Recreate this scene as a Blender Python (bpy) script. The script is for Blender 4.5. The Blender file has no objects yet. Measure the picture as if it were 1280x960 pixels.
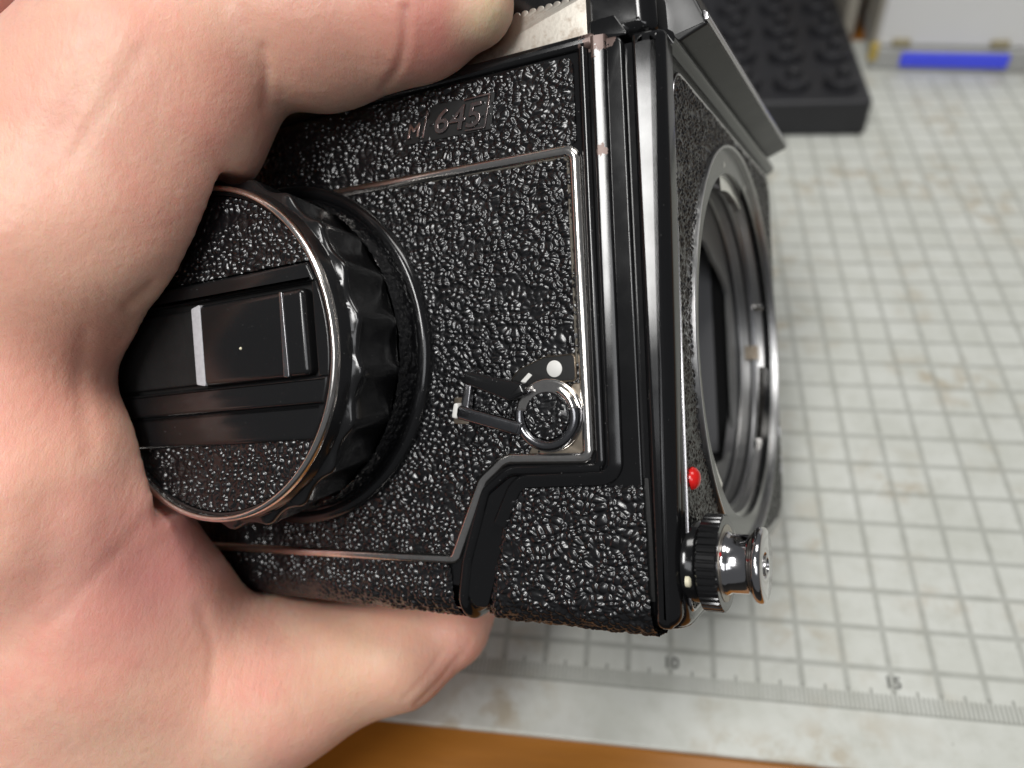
import bpy, bmesh, math, random
import numpy as np
from mathutils import Matrix, Vector

S = bpy.context.scene
COL = S.collection
rng = np.random.default_rng(7)
random.seed(7)

# ------------------------------------------------------------------ camera, world, lights, exposure
# Room frame: x to the right along the cutting mat, y away, z up, metres, mat top at z = 0.
FPX = 976.9                                   # focal length in pixels of a 1280 wide frame
CAM_POS = Vector((0.0882841, -0.0740177, 0.1847334))
CR = Vector((0.98775544, 0.03820672, -0.15125951))     # camera right, down, forward in the room frame
RM = np.array([[0.98775544, 0.13059354, -0.0853494],
               [0.03820672, -0.73290699, -0.67925517],
               [-0.15125951, 0.66767707, -0.72892242]])   # room -> photo axes (right, down, forward)
cd = bpy.data.cameras.new('phone_view')
cam = bpy.data.objects.new('phone_view', cd)
COL.objects.link(cam)
cam.matrix_world = Matrix.Translation(CAM_POS) @ Matrix((
    (RM[0][0], -RM[1][0], -RM[2][0]),
    (RM[0][1], -RM[1][1], -RM[2][1]),
    (RM[0][2], -RM[1][2], -RM[2][2]))).to_4x4()
cd.sensor_width = 36
cd.lens = FPX * 36 / 1280
cd.clip_start, cd.clip_end = 0.005, 50
cd.dof.use_dof = True
cd.dof.focus_distance = 0.118
cd.dof.aperture_fstop = 12.5
S.camera = cam

W = bpy.data.worlds.new('World'); S.world = W
W.use_nodes = True
W.node_tree.nodes['Background'].inputs[0].default_value = (0.93, 0.96, 1.0, 1)
W.node_tree.nodes['Background'].inputs[1].default_value = 0.12

def area(name, direction, dist, sx, sy, power, color=(1, 1, 1), target=(0.09, 0.02, 0.1), up=(0, 1, 0)):
    d = Vector(direction).normalized()
    l = bpy.data.lights.new(name, 'AREA'); l.shape = 'RECTANGLE'
    l.size, l.size_y, l.energy, l.color = sx, sy, power, color
    o = bpy.data.objects.new(name, l); COL.objects.link(o)
    o.location = Vector(target) + d * dist
    y = (Vector(up) - d * Vector(up).dot(d)).normalized(); x = y.cross(d)
    o.rotation_euler = Matrix((x, y, d)).transposed().to_euler()
    return o

area('ceiling_lamp', (0.20, 0.28, 0.93), 1.2, 0.60, 0.35, 6.4, (1.0, 0.985, 0.95))
area('desk_lamp', (-0.29, -0.44, 0.88), 0.9, 0.15, 0.42, 5.4, (1.0, 0.99, 0.97), up=(-0.08, 0.72, 0.69))
area('gloss_fill', (0.10, -0.72, 0.70), 1.4, 0.8, 0.5, 4.0, (0.97, 0.98, 1.0))  # unseen soft panel, added for gloss on the leatherette and fill on the hand

S.view_settings.view_transform = 'Standard'
S.view_settings.look = 'None'
S.view_settings.exposure = 0.0
S.view_settings.gamma = 1.0

# ------------------------------------------------------------------ held camera frame
MB = np.array([[0.943209, -0.084434, -0.32129],
               [-0.163772, 0.723276, -0.670858],
               [0.289025, 0.685378, 0.668373]])          # body axes (u forward, v up, w out of the winder side)
OB = np.array([0.093363, 0.006551, 0.107943])
B0 = np.array([-45.0, -43.0, -45.0])                     # root point, body millimetres
def body_to_room(p): return OB + MB @ (np.asarray(p, float) * 1e-3)
def room_of_pixel(px, py, depth):                        # a point of the photograph at a chosen real depth (metres)
    c = np.array([(px - 640) / FPX, (py - 480) / FPX, 1.0]) * depth
    return np.array(CAM_POS) + RM.T @ c

# ------------------------------------------------------------------ node helpers
class NT:
    def __init__(self, name):
        self.m = bpy.data.materials.new(name); self.m.use_nodes = True
        self.t = self.m.node_tree; self.b = self.t.nodes['Principled BSDF']
    def n(self, typ, **kw):
        x = self.t.nodes.new(typ)
        for k, v in kw.items():
            if k.startswith('i_'):
                x.inputs[k[2:].replace('_', ' ')].default_value = v
            else: setattr(x, k, v)
        return x
    def l(self, a, b): self.t.links.new(a, b)
    def math(self, op, a, b=None, c=None, clamp=False):
        x = self.t.nodes.new('ShaderNodeMath'); x.operation = op; x.use_clamp = clamp
        for i, v in enumerate((a, b, c)):
            if v is None: continue
            if isinstance(v, (int, float)): x.inputs[i].default_value = v
            else: self.l(v, x.inputs[i])
        return x.outputs[0]
    def mix(self, f, a, b):
        x = self.t.nodes.new('ShaderNodeMix'); x.data_type = 'RGBA'
        for i, v in ((0, f), (6, a), (7, b)):
            if isinstance(v, (int, float)): x.inputs[i].default_value = v
            elif isinstance(v, tuple): x.inputs[i].default_value = (*v, 1) if len(v) == 3 else v
            else: self.l(v, x.inputs[i])
        return x.outputs[2]
    def ramp(self, f, lo, hi):
        x = self.t.nodes.new('ShaderNodeMapRange'); x.inputs[1].default_value = lo; x.inputs[2].default_value = hi
        self.l(f, x.inputs[0]); return x.outputs[0]
    def coord(self): return self.n('ShaderNodeTexCoord').outputs['Object']
    def noise(self, scale, detail=4, rough=0.55, vec=None, w=None):
        x = self.n('ShaderNodeTexNoise'); x.inputs['Scale'].default_value = scale
        x.inputs['Detail'].default_value = detail; x.inputs['Roughness'].default_value = rough
        self.l(vec if vec is not None else self.coord(), x.inputs['Vector'])
        return x.outputs[0]
    def bump(self, h, dist, strength=1.0, normal=None):
        x = self.n('ShaderNodeBump'); x.inputs['Distance'].default_value = dist; x.inputs['Strength'].default_value = strength
        self.l(h, x.inputs['Height'])
        if normal is not None: self.l(normal, x.inputs['Normal'])
        return x.outputs[0]
    def set(self, **kw):
        names = dict(color='Base Color', rough='Roughness', metal='Metallic', normal='Normal', spec='Specular IOR Level',
                     sss='Subsurface Weight', sss_r='Subsurface Radius', sss_s='Subsurface Scale', coat='Coat Weight',
                     coat_r='Coat Roughness', emit='Emission Color', emit_s='Emission Strength')
        for k, v in kw.items():
            s = self.b.inputs[names[k]]
            if isinstance(v, (int, float)): s.default_value = v
            elif isinstance(v, tuple): s.default_value = (*v, 1) if (len(v) == 3 and k in ('color', 'emit')) else v
            else: self.l(v, s)
        return self

def lp(u, v, w): return tuple((np.array([u, v, w]) - B0) * 1e-3)      # body mm -> local metres

def m_paint(name, worn=(), rough=0.13, base=(0.006, 0.006, 0.0065)):
    t = NT(name); co = t.coord()
    sm = t.noise(160, 5, 0.6, co)                        # smears
    r = t.math('MULTIPLY_ADD', sm, 0.16, rough - 0.06)
    dust = t.noise(2600, 2, 0.5, co)
    dmask = t.ramp(dust, 0.74, 0.80)
    col = t.mix(t.math('MULTIPLY', dmask, 0.55), base, (0.30, 0.29, 0.28))
    metal = 0.0
    if worn:
        tot = None
        for (p, rad) in worn:
            d = t.n('ShaderNodeVectorMath', operation='DISTANCE'); t.l(co, d.inputs[0]); d.inputs[1].default_value = lp(*p)
            e = t.math('ADD', d.outputs['Value'], t.math('MULTIPLY', t.math('SUBTRACT', t.noise(900, 4, 0.6, co), 0.5), rad * 3.5e-3))
            k = t.math('LESS_THAN', e, rad * 1e-3)
            tot = k if tot is None else t.math('MAXIMUM', tot, k)
        col = t.mix(tot, col, (0.13, 0.088, 0.076))
        metal = t.math('MULTIPLY', tot, 0.35)
        r = t.math('ADD', r, t.math('MULTIPLY', tot, 0.25))
    wav = t.noise(70, 2, 0.4, co)
    t.set(color=col, rough=r, metal=metal, normal=t.bump(wav, 0.00025, 0.35), spec=0.55)
    return t.m

def m_leather(name, rough=0.245, fine=1.0):
    t = NT(name); co = t.coord()
    f = t.noise(3800, 3, 0.6, co)
    g = t.noise(500, 3, 0.6, co)
    t.set(color=t.mix(g, (0.003, 0.003, 0.0035), (0.009, 0.009, 0.010)),
          rough=t.math('MULTIPLY_ADD', g, 0.16, rough - 0.08),
          normal=t.bump(f, 0.00004 * fine, 0.18), spec=0.7)
    return t.m

def m_metal(name, col=(0.78, 0.76, 0.73), rough=0.12, grime=0.0, scratch=0.4):
    t = NT(name); co = t.coord()
    a = t.noise(420, 5, 0.65, co)
    b = t.noise(1500, 4, 0.6, co)
    c = t.mix(t.math('MULTIPLY', t.ramp(a, 0.5, 0.72), grime), col, (0.22, 0.17, 0.13))
    t.set(color=c, metal=1.0, rough=t.math('MULTIPLY_ADD', a, 0.22, rough - 0.08),
          normal=t.bump(b, 0.00005, scratch))
    return t.m

def m_matte(name, col, rough=0.6, var=0.25, scale=300, bump=0.00005, spec=0.4):
    t = NT(name); co = t.coord()
    a = t.noise(scale, 5, 0.6, co)
    lo = tuple(c * (1 - var) for c in col); hi = tuple(min(1, c * (1 + var)) for c in col)
    t.set(color=t.mix(a, lo, hi), rough=t.math('MULTIPLY_ADD', a, 0.2, rough - 0.1), normal=t.bump(t.noise(scale * 6, 3, 0.6, co), bump, 0.5), spec=spec)
    return t.m

PAINT = m_paint('black_gloss_paint')
PAINT_W = m_paint('worn_black_gloss_paint', worn=[((-9.0, 43.2, 0.6), 1.9), ((-7.0, 43.6, 0.3), 1.3), ((-8.6, 27.3, 0.9), 0.9)])
LEATHER = m_leather('black_pebbled_leatherette')
LEATHER_F = m_leather('black_fine_leatherette', 0.27)
CHROME = m_metal('chrome', (0.80, 0.78, 0.75), 0.10)
CHROME_D = m_metal('aged_chrome', (0.72, 0.69, 0.66), 0.15, 0.35)
SATIN_K = m_metal('dark_satin_metal', (0.20, 0.20, 0.205), 0.38, 0.0, 0.2)
CHROME_B = m_metal('button_chrome', (0.55, 0.54, 0.55), 0.09, 0.0, 0.1)
SATIN = m_metal('satin_mount_metal', (0.50, 0.50, 0.50), 0.30, 0.15, 0.3)
CHROME_K = m_metal('dark_chrome', (0.42, 0.41, 0.42), 0.20)
FINDER = m_paint('satin_black_finder_paint', rough=0.36, base=(0.012, 0.012, 0.012))
STEEL = m_metal('scratched_silver', (0.42, 0.39, 0.345), 0.40, 0.9, 0.35)
BRASS = m_metal('grimy_brass', (0.40, 0.34, 0.27), 0.35, 0.8, 0.5)
PLASTIC = m_paint('black_moulded_plastic', rough=0.17, base=(0.009, 0.009, 0.0095))
MATTE_K = m_matte('matte_black', (0.006, 0.006, 0.006), 0.55)
GREY_IN = m_matte('grey_baffle_paint', (0.20, 0.20, 0.195), 0.45)
CLOTH_K = m_matte('dark_shutter_cloth', (0.032, 0.032, 0.034), 0.75, 0.2, 900)
WHITE = m_matte('white_enamel', (0.72, 0.71, 0.68), 0.45, 0.06)
CREAM = m_matte('cream_enamel', (0.75, 0.70, 0.52), 0.4, 0.06)
RED = m_matte('red_enamel', (0.62, 0.012, 0.010), 0.22, 0.1, 200, 0.00001, 0.5)
GREY_M = m_metal('grey_lever_metal', (0.22, 0.22, 0.23), 0.18)
def m_lines():
    t = NT('ribbed_dark_wall'); co = t.coord()
    w = t.n('ShaderNodeTexWave'); w.inputs['Scale'].default_value = 900; w.inputs['Distortion'].default_value = 0.4
    w.bands_direction = 'Z'
    t.l(co, w.inputs['Vector'])
    t.set(color=(0.20, 0.20, 0.207), rough=0.62, normal=t.bump(w.outputs[1], 0.0001, 0.6))
    return t.m
RIBBED = m_lines()

# ------------------------------------------------------------------ mesh helpers (body millimetres)
def link(name, verts, faces, mat, parent=None, smooth=35, local=True):
    me = bpy.data.meshes.new(name)
    v = np.asarray(verts, float)
    if local: v = (v - B0) * 1e-3
    me.from_pydata(v.tolist(), [], faces)
    me.materials.append(mat)
    me.polygons.foreach_set('use_smooth', [True] * len(me.polygons))
    me.update()
    if smooth is not None and smooth < 180: me.set_sharp_from_angle(angle=math.radians(smooth))
    o = bpy.data.objects.new(name, me); COL.objects.link(o)
    if parent is not None: o.parent = parent
    return o

def fillet(pts, rad, n=6, closed=True):
    P = [np.array(p, float) for p in pts]; N = len(P); out = []
    for i in range(N):
        r = rad[i] if isinstance(rad, (list, tuple)) else rad
        if r <= 0 or (not closed and i in (0, N - 1)): out.append(P[i]); continue
        a, b, c = P[i - 1], P[i], P[(i + 1) % N]
        d1 = (a - b) / np.linalg.norm(a - b); d2 = (c - b) / np.linalg.norm(c - b)
        ang = math.acos(max(-1, min(1, float(d1 @ d2))))
        if ang > 3.10: out.append(b); continue
        t = min(r / math.tan(ang / 2), 0.48 * np.linalg.norm(a - b), 0.48 * np.linalg.norm(c - b)); r = t * math.tan(ang / 2)
        cen = b + (d1 + d2) / np.linalg.norm(d1 + d2) * (r / math.sin(ang / 2))
        s, e = b + d1 * t - cen, b + d2 * t - cen
        a0 = math.atan2(s[1], s[0]); da = math.atan2(e[1], e[0]) - a0
        da = (da + math.pi) % (2 * math.pi) - math.pi
        for k in range(n + 1):
            q = a0 + da * k / n; out.append(cen + r * np.array([math.cos(q), math.sin(q)]))
    return np.array(out)

def area2(p): return 0.5 * np.sum(p[:, 0] * np.roll(p[:, 1], -1) - np.roll(p[:, 0], -1) * p[:, 1])
def ccw(p): return p if area2(p) > 0 else p[::-1]
def inset(p, d):                                          # p counter-clockwise
    a = np.roll(p, 1, 0); b = np.roll(p, -1, 0)
    e1 = p - a; e2 = b - p
    e1 /= np.linalg.norm(e1, axis=1)[:, None] + 1e-9; e2 /= np.linalg.norm(e2, axis=1)[:, None] + 1e-9
    n1 = np.c_[-e1[:, 1], e1[:, 0]]; n2 = np.c_[-e2[:, 1], e2[:, 0]]
    m = n1 + n2; m /= (np.maximum((m * m).sum(1), 0.3) / 2)[:, None]
    return p + m * d

AX = {'w': lambda a, b, h: (a, b, h),                     # outline in (u, v), height along w
      'u': lambda a, b, h: (h, b, a),                     # outline in (w, v), height along u
      'v': lambda a, b, h: (a, h, b)}                     # outline in (u, w), height along v
def slab(name, poly, h0, h1, r, mat, parent, axis='w', seg=4, bottom=True, smooth=35):
    p = ccw(np.asarray(poly, float)); N = len(p); f = AX[axis]; V, F = [], []
    rings = [(0, h0), (0, h1 - r)]
    if abs(r) > 1e-6:
        rings += [(abs(r) * (1 - math.cos(k / seg * math.pi / 2)), h1 - r + r * math.sin(k / seg * math.pi / 2)) for k in range(1, seg + 1)]
    for (i, h) in rings:
        q = inset(p, i) if i else p
        V += [f(x, y, h) for x, y in q]
    for k in range(len(rings) - 1):
        for i in range(N):
            j = (i + 1) % N; F.append((k * N + i, k * N + j, (k + 1) * N + j, (k + 1) * N + i))
    F.append(tuple(range((len(rings) - 1) * N, len(rings) * N)))
    if bottom: F.append(tuple(range(N))[::-1])
    if axis != 'w': F = [x[::-1] for x in F]
    return link(name, V, F, mat, parent, smooth)

def frame(name, outer, inner, h0, h1, r, mat, parent, axis='w', seg=4, ri=0.0):
    """plate with a hole: both outlines have the same point count, ordered alike"""
    o = ccw(np.asarray(outer, float)); n_ = ccw(np.asarray(inner, float)); N = len(o); f = AX[axis]; V, F = [], []
    rings = [(n_, h0), (o, h0), (o, h1 - r)]
    for k in range(1, seg + 1):
        a = k / seg * math.pi / 2
        if r > 0: rings.append((inset(o, r * (1 - math.cos(a))), h1 - r + r * math.sin(a)))
    if r <= 0: rings.append((o, h1))
    if ri > 0:
        for k in range(seg, -1, -1):
            a = k / seg * math.pi / 2
            rings.append((inset(n_, -ri * (1 - math.cos(a))), h1 - ri + ri * math.sin(a)))
    else: rings.append((n_, h1))
    for q, h in rings: V += [f(x, y, h) for x, y in q]
    M = len(rings)
    for k in range(M):
        k2 = (k + 1) % M
        for i in range(N):
            j = (i + 1) % N; F.append((k * N + i, k * N + j, k2 * N + j, k2 * N + i))
    if axis != 'w': F = [x[::-1] for x in F]
    return link(name, V, F, mat, parent)

def polar(poly, c, N):                                    # resample an outline at N equal angles about c
    p = np.asarray(poly, float) - c; q = np.roll(p, -1, 0); out = []
    for k in range(N):
        a = 2 * math.pi * k / N; d = np.array([math.cos(a), math.sin(a)])
        e = q - p; den = d[0] * e[:, 1] - d[1] * e[:, 0]
        den = np.where(abs(den) < 1e-9, 1e-9, den)
        t = (p[:, 0] * e[:, 1] - p[:, 1] * e[:, 0]) / den
        s = (p[:, 0] * d[1] - p[:, 1] * d[0]) / den
        ok = (s > -1e-6) & (s < 1 + 1e-6) & (t > 0)
        out.append(c + d * t[ok].min())
    return np.array(out)

def sweep(name, path, prof, mat, parent, closed=False, smooth=50, caps=True):
    """half-round strip along a (u, v) path; prof = list of (side, height w)"""
    p = np.asarray(path, float); N = len(p); V, F = [], []
    for i in range(N):
        a = p[i - 1] if (i or closed) else p[i]; b = p[(i + 1) % N] if (i < N - 1 or closed) else p[i]
        d1 = p[i] - a; d2 = b - p[i]
        d1 = d1 / (np.linalg.norm(d1) + 1e-12); d2 = d2 / (np.linalg.norm(d2) + 1e-12)
        d = d1 + d2; d /= np.linalg.norm(d)
        sc = 1 / max(0.5, abs(d @ (d2 if np.linalg.norm(d2) > .5 else d1)))
        n = np.array([-d[1], d[0]])
        for s, h in prof: V.append((p[i][0] + n[0] * s * sc, p[i][1] + n[1] * s * sc, h))
    M = len(prof)
    for i in range(N if closed else N - 1):
        j = (i + 1) % N
        for k in range(M):
            k2 = (k + 1) % M; F.append((i * M + k, i * M + k2, j * M + k2, j * M + k))
    if not closed and caps: F += [tuple(range(M))[::-1], tuple((N - 1) * M + k for k in range(M))]
    return link(name, V, F, mat, parent, smooth)
def halfround(wd, h0, h1, n=8, sq=1.0):
    return [(wd / 2, h0)] + [(wd / 2 * abs(math.cos(a)) ** sq * (1 if math.cos(a) > 0 else -1), h0 + 0.15 * (h1 - h0) + 0.85 * (h1 - h0) * math.sin(a))
            for a in [math.pi * k / n for k in range(n + 1)]] + [(-wd / 2, h0)]

def lathe(name, axis, c, prof, mat, parent, seg=96, mod=None, cap=True, smooth=35):
    """prof = [(radius, height)], axis 'w': centre (u, v); axis 'u': centre (w, v)"""
    f = AX[axis]; V, F = [], []; M = len(prof)
    for k, (r, h) in enumerate(prof):
        for i in range(seg):
            a = 2 * math.pi * i / seg
            rr = r + (mod(k, a) if mod else 0)
            V.append(f(c[0] + rr * math.cos(a), c[1] + rr * math.sin(a), h))
    for k in range(M - 1):
        for i in range(seg):
            j = (i + 1) % seg; F.append((k * seg + i, k * seg + j, (k + 1) * seg + j, (k + 1) * seg + i))
    if cap: F += [tuple(range(seg))[::-1], tuple(range((M - 1) * seg, M * seg))]
    if axis != 'w': F = [x[::-1] for x in F]
    return link(name, V, F, mat, parent, smooth)

# ------------------------------------------------------------------ grained sheet: real relief on leatherette
def worley(x, y, seed):
    r = np.random.default_rng(seed); T = 256
    jx, jy, amp = r.random((T, T)), r.random((T, T)), r.random((T, T))
    ix, iy = np.floor(x).astype(int), np.floor(y).astype(int)
    f1 = np.full(x.shape, 9.0); f2 = f1.copy(); am = np.zeros(x.shape)
    for dx in (-1, 0, 1):
        for dy in (-1, 0, 1):
            cx, cy = ix + dx, iy + dy
            px = cx + jx[cx % T, cy % T]; py = cy + jy[cx % T, cy % T]
            d = np.hypot(x - px, y - py)
            near = d < f1
            f2 = np.where(near, f1, np.minimum(f2, d)); am = np.where(near, amp[cx % T, cy % T], am); f1 = np.where(near, d, f1)
    return f1, f2, am
def vnoise(x, y, seed):
    T = 128; g = np.random.default_rng(seed).random((T, T))
    ix, iy = np.floor(x).astype(int), np.floor(y).astype(int); fx, fy = x - ix, y - iy
    fx, fy = fx * fx * (3 - 2 * fx), fy * fy * (3 - 2 * fy)
    a, b = g[ix % T, iy % T], g[(ix + 1) % T, iy % T]; c, d = g[ix % T, (iy + 1) % T], g[(ix + 1) % T, (iy + 1) % T]
    return (a * (1 - fx) + b * fx) * (1 - fy) + (c * (1 - fx) + d * fx) * fy
def grain(x, y, size, seed):
    wx = x + (vnoise(x / size / 1.6, y / size / 1.6, seed + 1) - 0.5) * size * 0.9
    wy = y + (vnoise(x / size / 1.6 + 31, y / size / 1.6, seed + 2) - 0.5) * size * 0.9
    f1, f2, am = worley(wx / size * 0.92 + 60, wy / size * 1.1 + 60, seed)
    dome = np.clip(1 - (f1 / 0.80) ** 2, 0, 1)
    edge = np.clip((f2 - f1) * 3.2, 0, 1); edge = edge * edge * (3 - 2 * edge)
    h = dome * (0.45 + 0.55 * edge) * (0.68 + 0.32 * am)
    cr = 1 - np.abs(vnoise(wx / size / 3.4, wy / size / 2.0, seed + 3) - 0.5) * 2     # longer folds
    h = h * (1 - 0.75 * np.clip(cr - 0.76, 0, 1) / 0.24)
    h += 0.30 * vnoise(x / size / 2.2, y / size / 2.2, seed + 4)
    return h
def inside(x, y, poly):
    c = np.zeros(x.shape, bool); p = np.asarray(poly)
    for i in range(len(p)):
        (x1, y1), (x2, y2) = p[i - 1], p[i]
        if y1 == y2: continue
        hit = ((y1 > y) != (y2 > y)) & (x < (x2 - x1) * (y - y1) / (y2 - y1) + x1); c ^= hit
    return c
def sheet(name, poly, place, mat, parent, step=0.15, size=0.8, amp=0.2, seed=1, hole=None, holes=()):
    p = np.asarray(poly, float); lo, hi = p.min(0), p.max(0)
    nx, ny = [int(math.ceil((hi[k] - lo[k]) / step)) + 1 for k in (0, 1)]
    X, Y = np.meshgrid(lo[0] + np.arange(nx) * step, lo[1] + np.arange(ny) * step, indexing='ij')
    H = grain(X, Y, size, seed) * amp
    pos, nor = place(X, Y)
    P = pos + nor * H[..., None]
    cx, cy = (X + step / 2)[:-1, :-1], (Y + step / 2)[:-1, :-1]
    keep = inside(cx, cy, p)
    for hc, hr in holes: keep &= np.hypot(cx - hc[0], cy - hc[1]) > hr
    if hole is not None: keep &= ~inside(cx, cy, hole)
    idx = np.arange(nx * ny).reshape(nx, ny)
    q = np.stack([idx[:-1, :-1], idx[1:, :-1], idx[1:, 1:], idx[:-1, 1:]], -1)[keep]
    used = np.unique(q); rem = np.full(nx * ny, -1); rem[used] = np.arange(len(used))
    V = P.reshape(-1, 3)[used]; Q = rem[q]
    me = bpy.data.meshes.new(name)
    v = (V - B0) * 1e-3
    me.vertices.add(len(v)); me.vertices.foreach_set('co', v.astype(np.float32).ravel())
    me.loops.add(Q.size); me.loops.foreach_set('vertex_index', Q.astype(np.int32).ravel())
    me.polygons.add(len(Q)); me.polygons.foreach_set('loop_start', np.arange(len(Q), dtype=np.int32) * 4)
    me.polygons.foreach_set('use_smooth', np.ones(len(Q), bool))
    me.materials.append(mat); me.update(calc_edges=True)
    o = bpy.data.objects.new(name, me); COL.objects.link(o); o.parent = parent
    return o
def flat_w(w0, tilt=None):
    def f(X, Y):
        n = np.zeros(X.shape + (3,)); n[..., 2] = 1
        return np.stack([X, Y, np.full(X.shape, w0)], -1), n
    return f
def roll_w(w0, vb, R, edge=None):                          # sheet on the side that curls under the bottom below v = vb
    def f(X, Y):
        s = np.clip(vb - Y, 0, None); a = np.clip(s / R, 0, math.pi / 2); ex = np.clip(s - R * math.pi / 2, 0, None)
        v = np.where(Y > vb, Y, vb - R * np.sin(a)); w = w0 - R * (1 - np.cos(a)) - ex
        if edge is not None: w = w - edge(X, Y)
        n = np.stack([np.zeros(X.shape), -np.sin(a), np.cos(a)], -1)
        return np.stack([X, v, w], -1), n
    return f

def text_mesh(name, s, size, mat, parent, place, extrude=0.1, shear=0.0, bevel=0.0, offset=0.0):
    cu = bpy.data.curves.new(name + '_src', 'FONT'); cu.body = s; cu.size = size; cu.extrude = extrude; cu.shear = shear
    cu.align_x = 'CENTER'; cu.align_y = 'BOTTOM_BASELINE'; cu.bevel_depth = bevel; cu.offset = offset; cu.resolution_u = 6
    to = bpy.data.objects.new(name + '_src', cu); COL.objects.link(to)
    dg = bpy.context.evaluated_depsgraph_get(); ev = to.evaluated_get(dg)
    me = bpy.data.meshes.new_from_object(ev)
    bpy.data.objects.remove(to); bpy.data.curves.remove(cu)
    n = len(me.vertices); a = np.empty(n * 3, np.float32); me.vertices.foreach_get('co', a); a = a.reshape(-1, 3)
    me.vertices.foreach_set('co', np.array([place(*p) for p in a], np.float32).ravel())
    me.name = name; me.materials.clear(); me.materials.append(mat); me.update()
    o = bpy.data.objects.new(name, me); COL.objects.link(o)
    if parent is not None: o.parent = parent
    return o

def thing(name, label, cat, group=None):
    o = bpy.data.objects.new(name, None); COL.objects.link(o); o.empty_display_size = 0.01
    o['label'] = label; o['category'] = cat
    if group: o['group'] = group
    return o

# ================================================================== desk and cutting mat
def box_mesh(x0, x1, y0, y1, z0, z1, r=0.0, n=4):
    p = ccw(fillet([(x0, y0), (x1, y0), (x1, y1), (x0, y1)], r, n)) if r > 0 else np.array([(x0, y0), (x1, y0), (x1, y1), (x0, y1)], float)
    N = len(p); V = [(x, y, z) for z in (z0, z1) for x, y in p]
    F = [tuple(range(N))[::-1], tuple(range(N, 2 * N))] + [(i, (i + 1) % N, N + (i + 1) % N, N + i) for i in range(N)]
    return V, F
def room_obj(name, V, F, mat, parent=None, smooth=35, bevel=0.0):
    o = link(name, V, F, mat, parent, smooth, local=False)
    if bevel:
        b = o.modifiers.new('edge', 'BEVEL'); b.width = bevel; b.segments = 3; b.limit_method = 'ANGLE'; b.angle_limit = math.radians(40)
        b.harden_normals = False
    return o

def m_wood():
    t = NT('orange_brown_wood'); co = t.coord()
    mp = t.n('ShaderNodeMapping'); mp.inputs['Scale'].default_value = (4, 40, 40); t.l(co, mp.inputs[0])
    g = t.noise(6, 6, 0.6, mp.outputs[0]); g2 = t.noise(40, 4, 0.6, mp.outputs[0])
    c = t.mix(t.math('ADD', t.math('MULTIPLY', g, 0.7), t.math('MULTIPLY', g2, 0.3)), (0.22, 0.080, 0.007), (0.42, 0.160, 0.015))
    t.set(color=c, rough=0.42, normal=t.bump(g2, 0.0002, 0.3))
    return t.m
V, F = box_mesh(-0.9, 0.9, -0.058, 0.75, -0.032, -0.002)
desk = room_obj('desk_top', V, F, m_wood(), bevel=0.002); desk['kind'] = 'structure'
V, F = box_mesh(-2.5, 2.5, -2.0, 2.5, -0.76, -0.74)
floor = room_obj('floor', V, F, m_matte('dark_floor', (0.06, 0.055, 0.05), 0.7, 0.2, 3)); floor['kind'] = 'structure'

def m_mat():
    t = NT('pale_grey_green_mat_plastic'); co = t.coord()
    sep = t.n('ShaderNodeSeparateXYZ'); t.l(co, sep.inputs[0]); x, y = sep.outputs[0], sep.outputs[1]
    def line(v, period, wd):
        a = t.math('PINGPONG', v, period / 2)              # 0 on every line
        return t.math('SUBTRACT', 1.0, t.ramp(a, wd * 0.35, wd * 0.65))
    on = t.math('MULTIPLY', t.math('GREATER_THAN', y, 0.0042), t.math('LESS_THAN', y, 0.300))
    gx = t.math('MULTIPLY', line(x, 0.01, 0.0014), on)
    ony = t.math('MULTIPLY', t.math('GREATER_THAN', y, 0.006), t.math('LESS_THAN', y, 0.3004))
    gy = t.math('MULTIPLY', line(y, 0.01, 0.0014), ony)
    grid = t.math('MAXIMUM', gx, gy)
    # millimetre ticks rising from the base line of the ruler; every fifth is taller
    tick = line(x, 0.001, 0.00046)
    five = line(x, 0.005, 0.0005)
    band = t.math('MULTIPLY', t.math('GREATER_THAN', y, 0.0), t.math('LESS_THAN', y, 0.0040))
    band5 = t.math('MULTIPLY', t.math('GREATER_THAN', y, 0.0), t.math('LESS_THAN', y, 0.0052))
    ticks = t.math('MAXIMUM', t.math('MULTIPLY', tick, band), t.math('MULTIPLY', five, band5))
    base = t.math('SUBTRACT', 1.0, t.ramp(t.math('ABSOLUTE', y), 0.00015, 0.0004))
    marks = t.math('MAXIMUM', t.math('MAXIMUM', grid, t.math('MULTIPLY', ticks, 1.9)), t.math('MULTIPLY', base, 1.4))
    inx = t.math('MULTIPLY', t.math('GREATER_THAN', x, -0.0003), t.math('LESS_THAN', x, 0.4203))
    marks = t.math('MULTIPLY', marks, inx)
    # hand wear: blotches, brown stains, scratches
    n1 = t.noise(55, 5, 0.6, co); n2 = t.noise(190, 5, 0.65, co)
    c = t.mix(t.ramp(n1, 0.3, 0.7), (0.52, 0.53, 0.48), (0.62, 0.63, 0.59))
    c = t.mix(t.math('MULTIPLY', t.ramp(n2, 0.48, 0.72), 0.5), c, (0.45, 0.455, 0.40))
    st = t.noise(26, 3, 0.6, co); st2 = t.noise(140, 3, 0.6, co)
    c = t.mix(t.math('MULTIPLY', t.math('MULTIPLY', t.ramp(st, 0.50, 0.66), t.ramp(st2, 0.45, 0.62)), 0.6), c, (0.36, 0.28, 0.17))
    dots = t.noise(420, 2, 0.5, co)
    c = t.mix(t.math('MULTIPLY', t.ramp(dots, 0.74, 0.80), 0.6), c, (0.28, 0.27, 0.23))
    c = t.mix(t.math('MULTIPLY', marks, t.math('MULTIPLY_ADD', n2, 0.5, 0.32), clamp=True), c, (0.27, 0.275, 0.245))
    t.set(color=c, rough=t.math('MULTIPLY_ADD', n2, 0.25, 0.36), normal=t.bump(n2, 0.0001, 0.3), spec=0.35)
    return t.m
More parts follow.
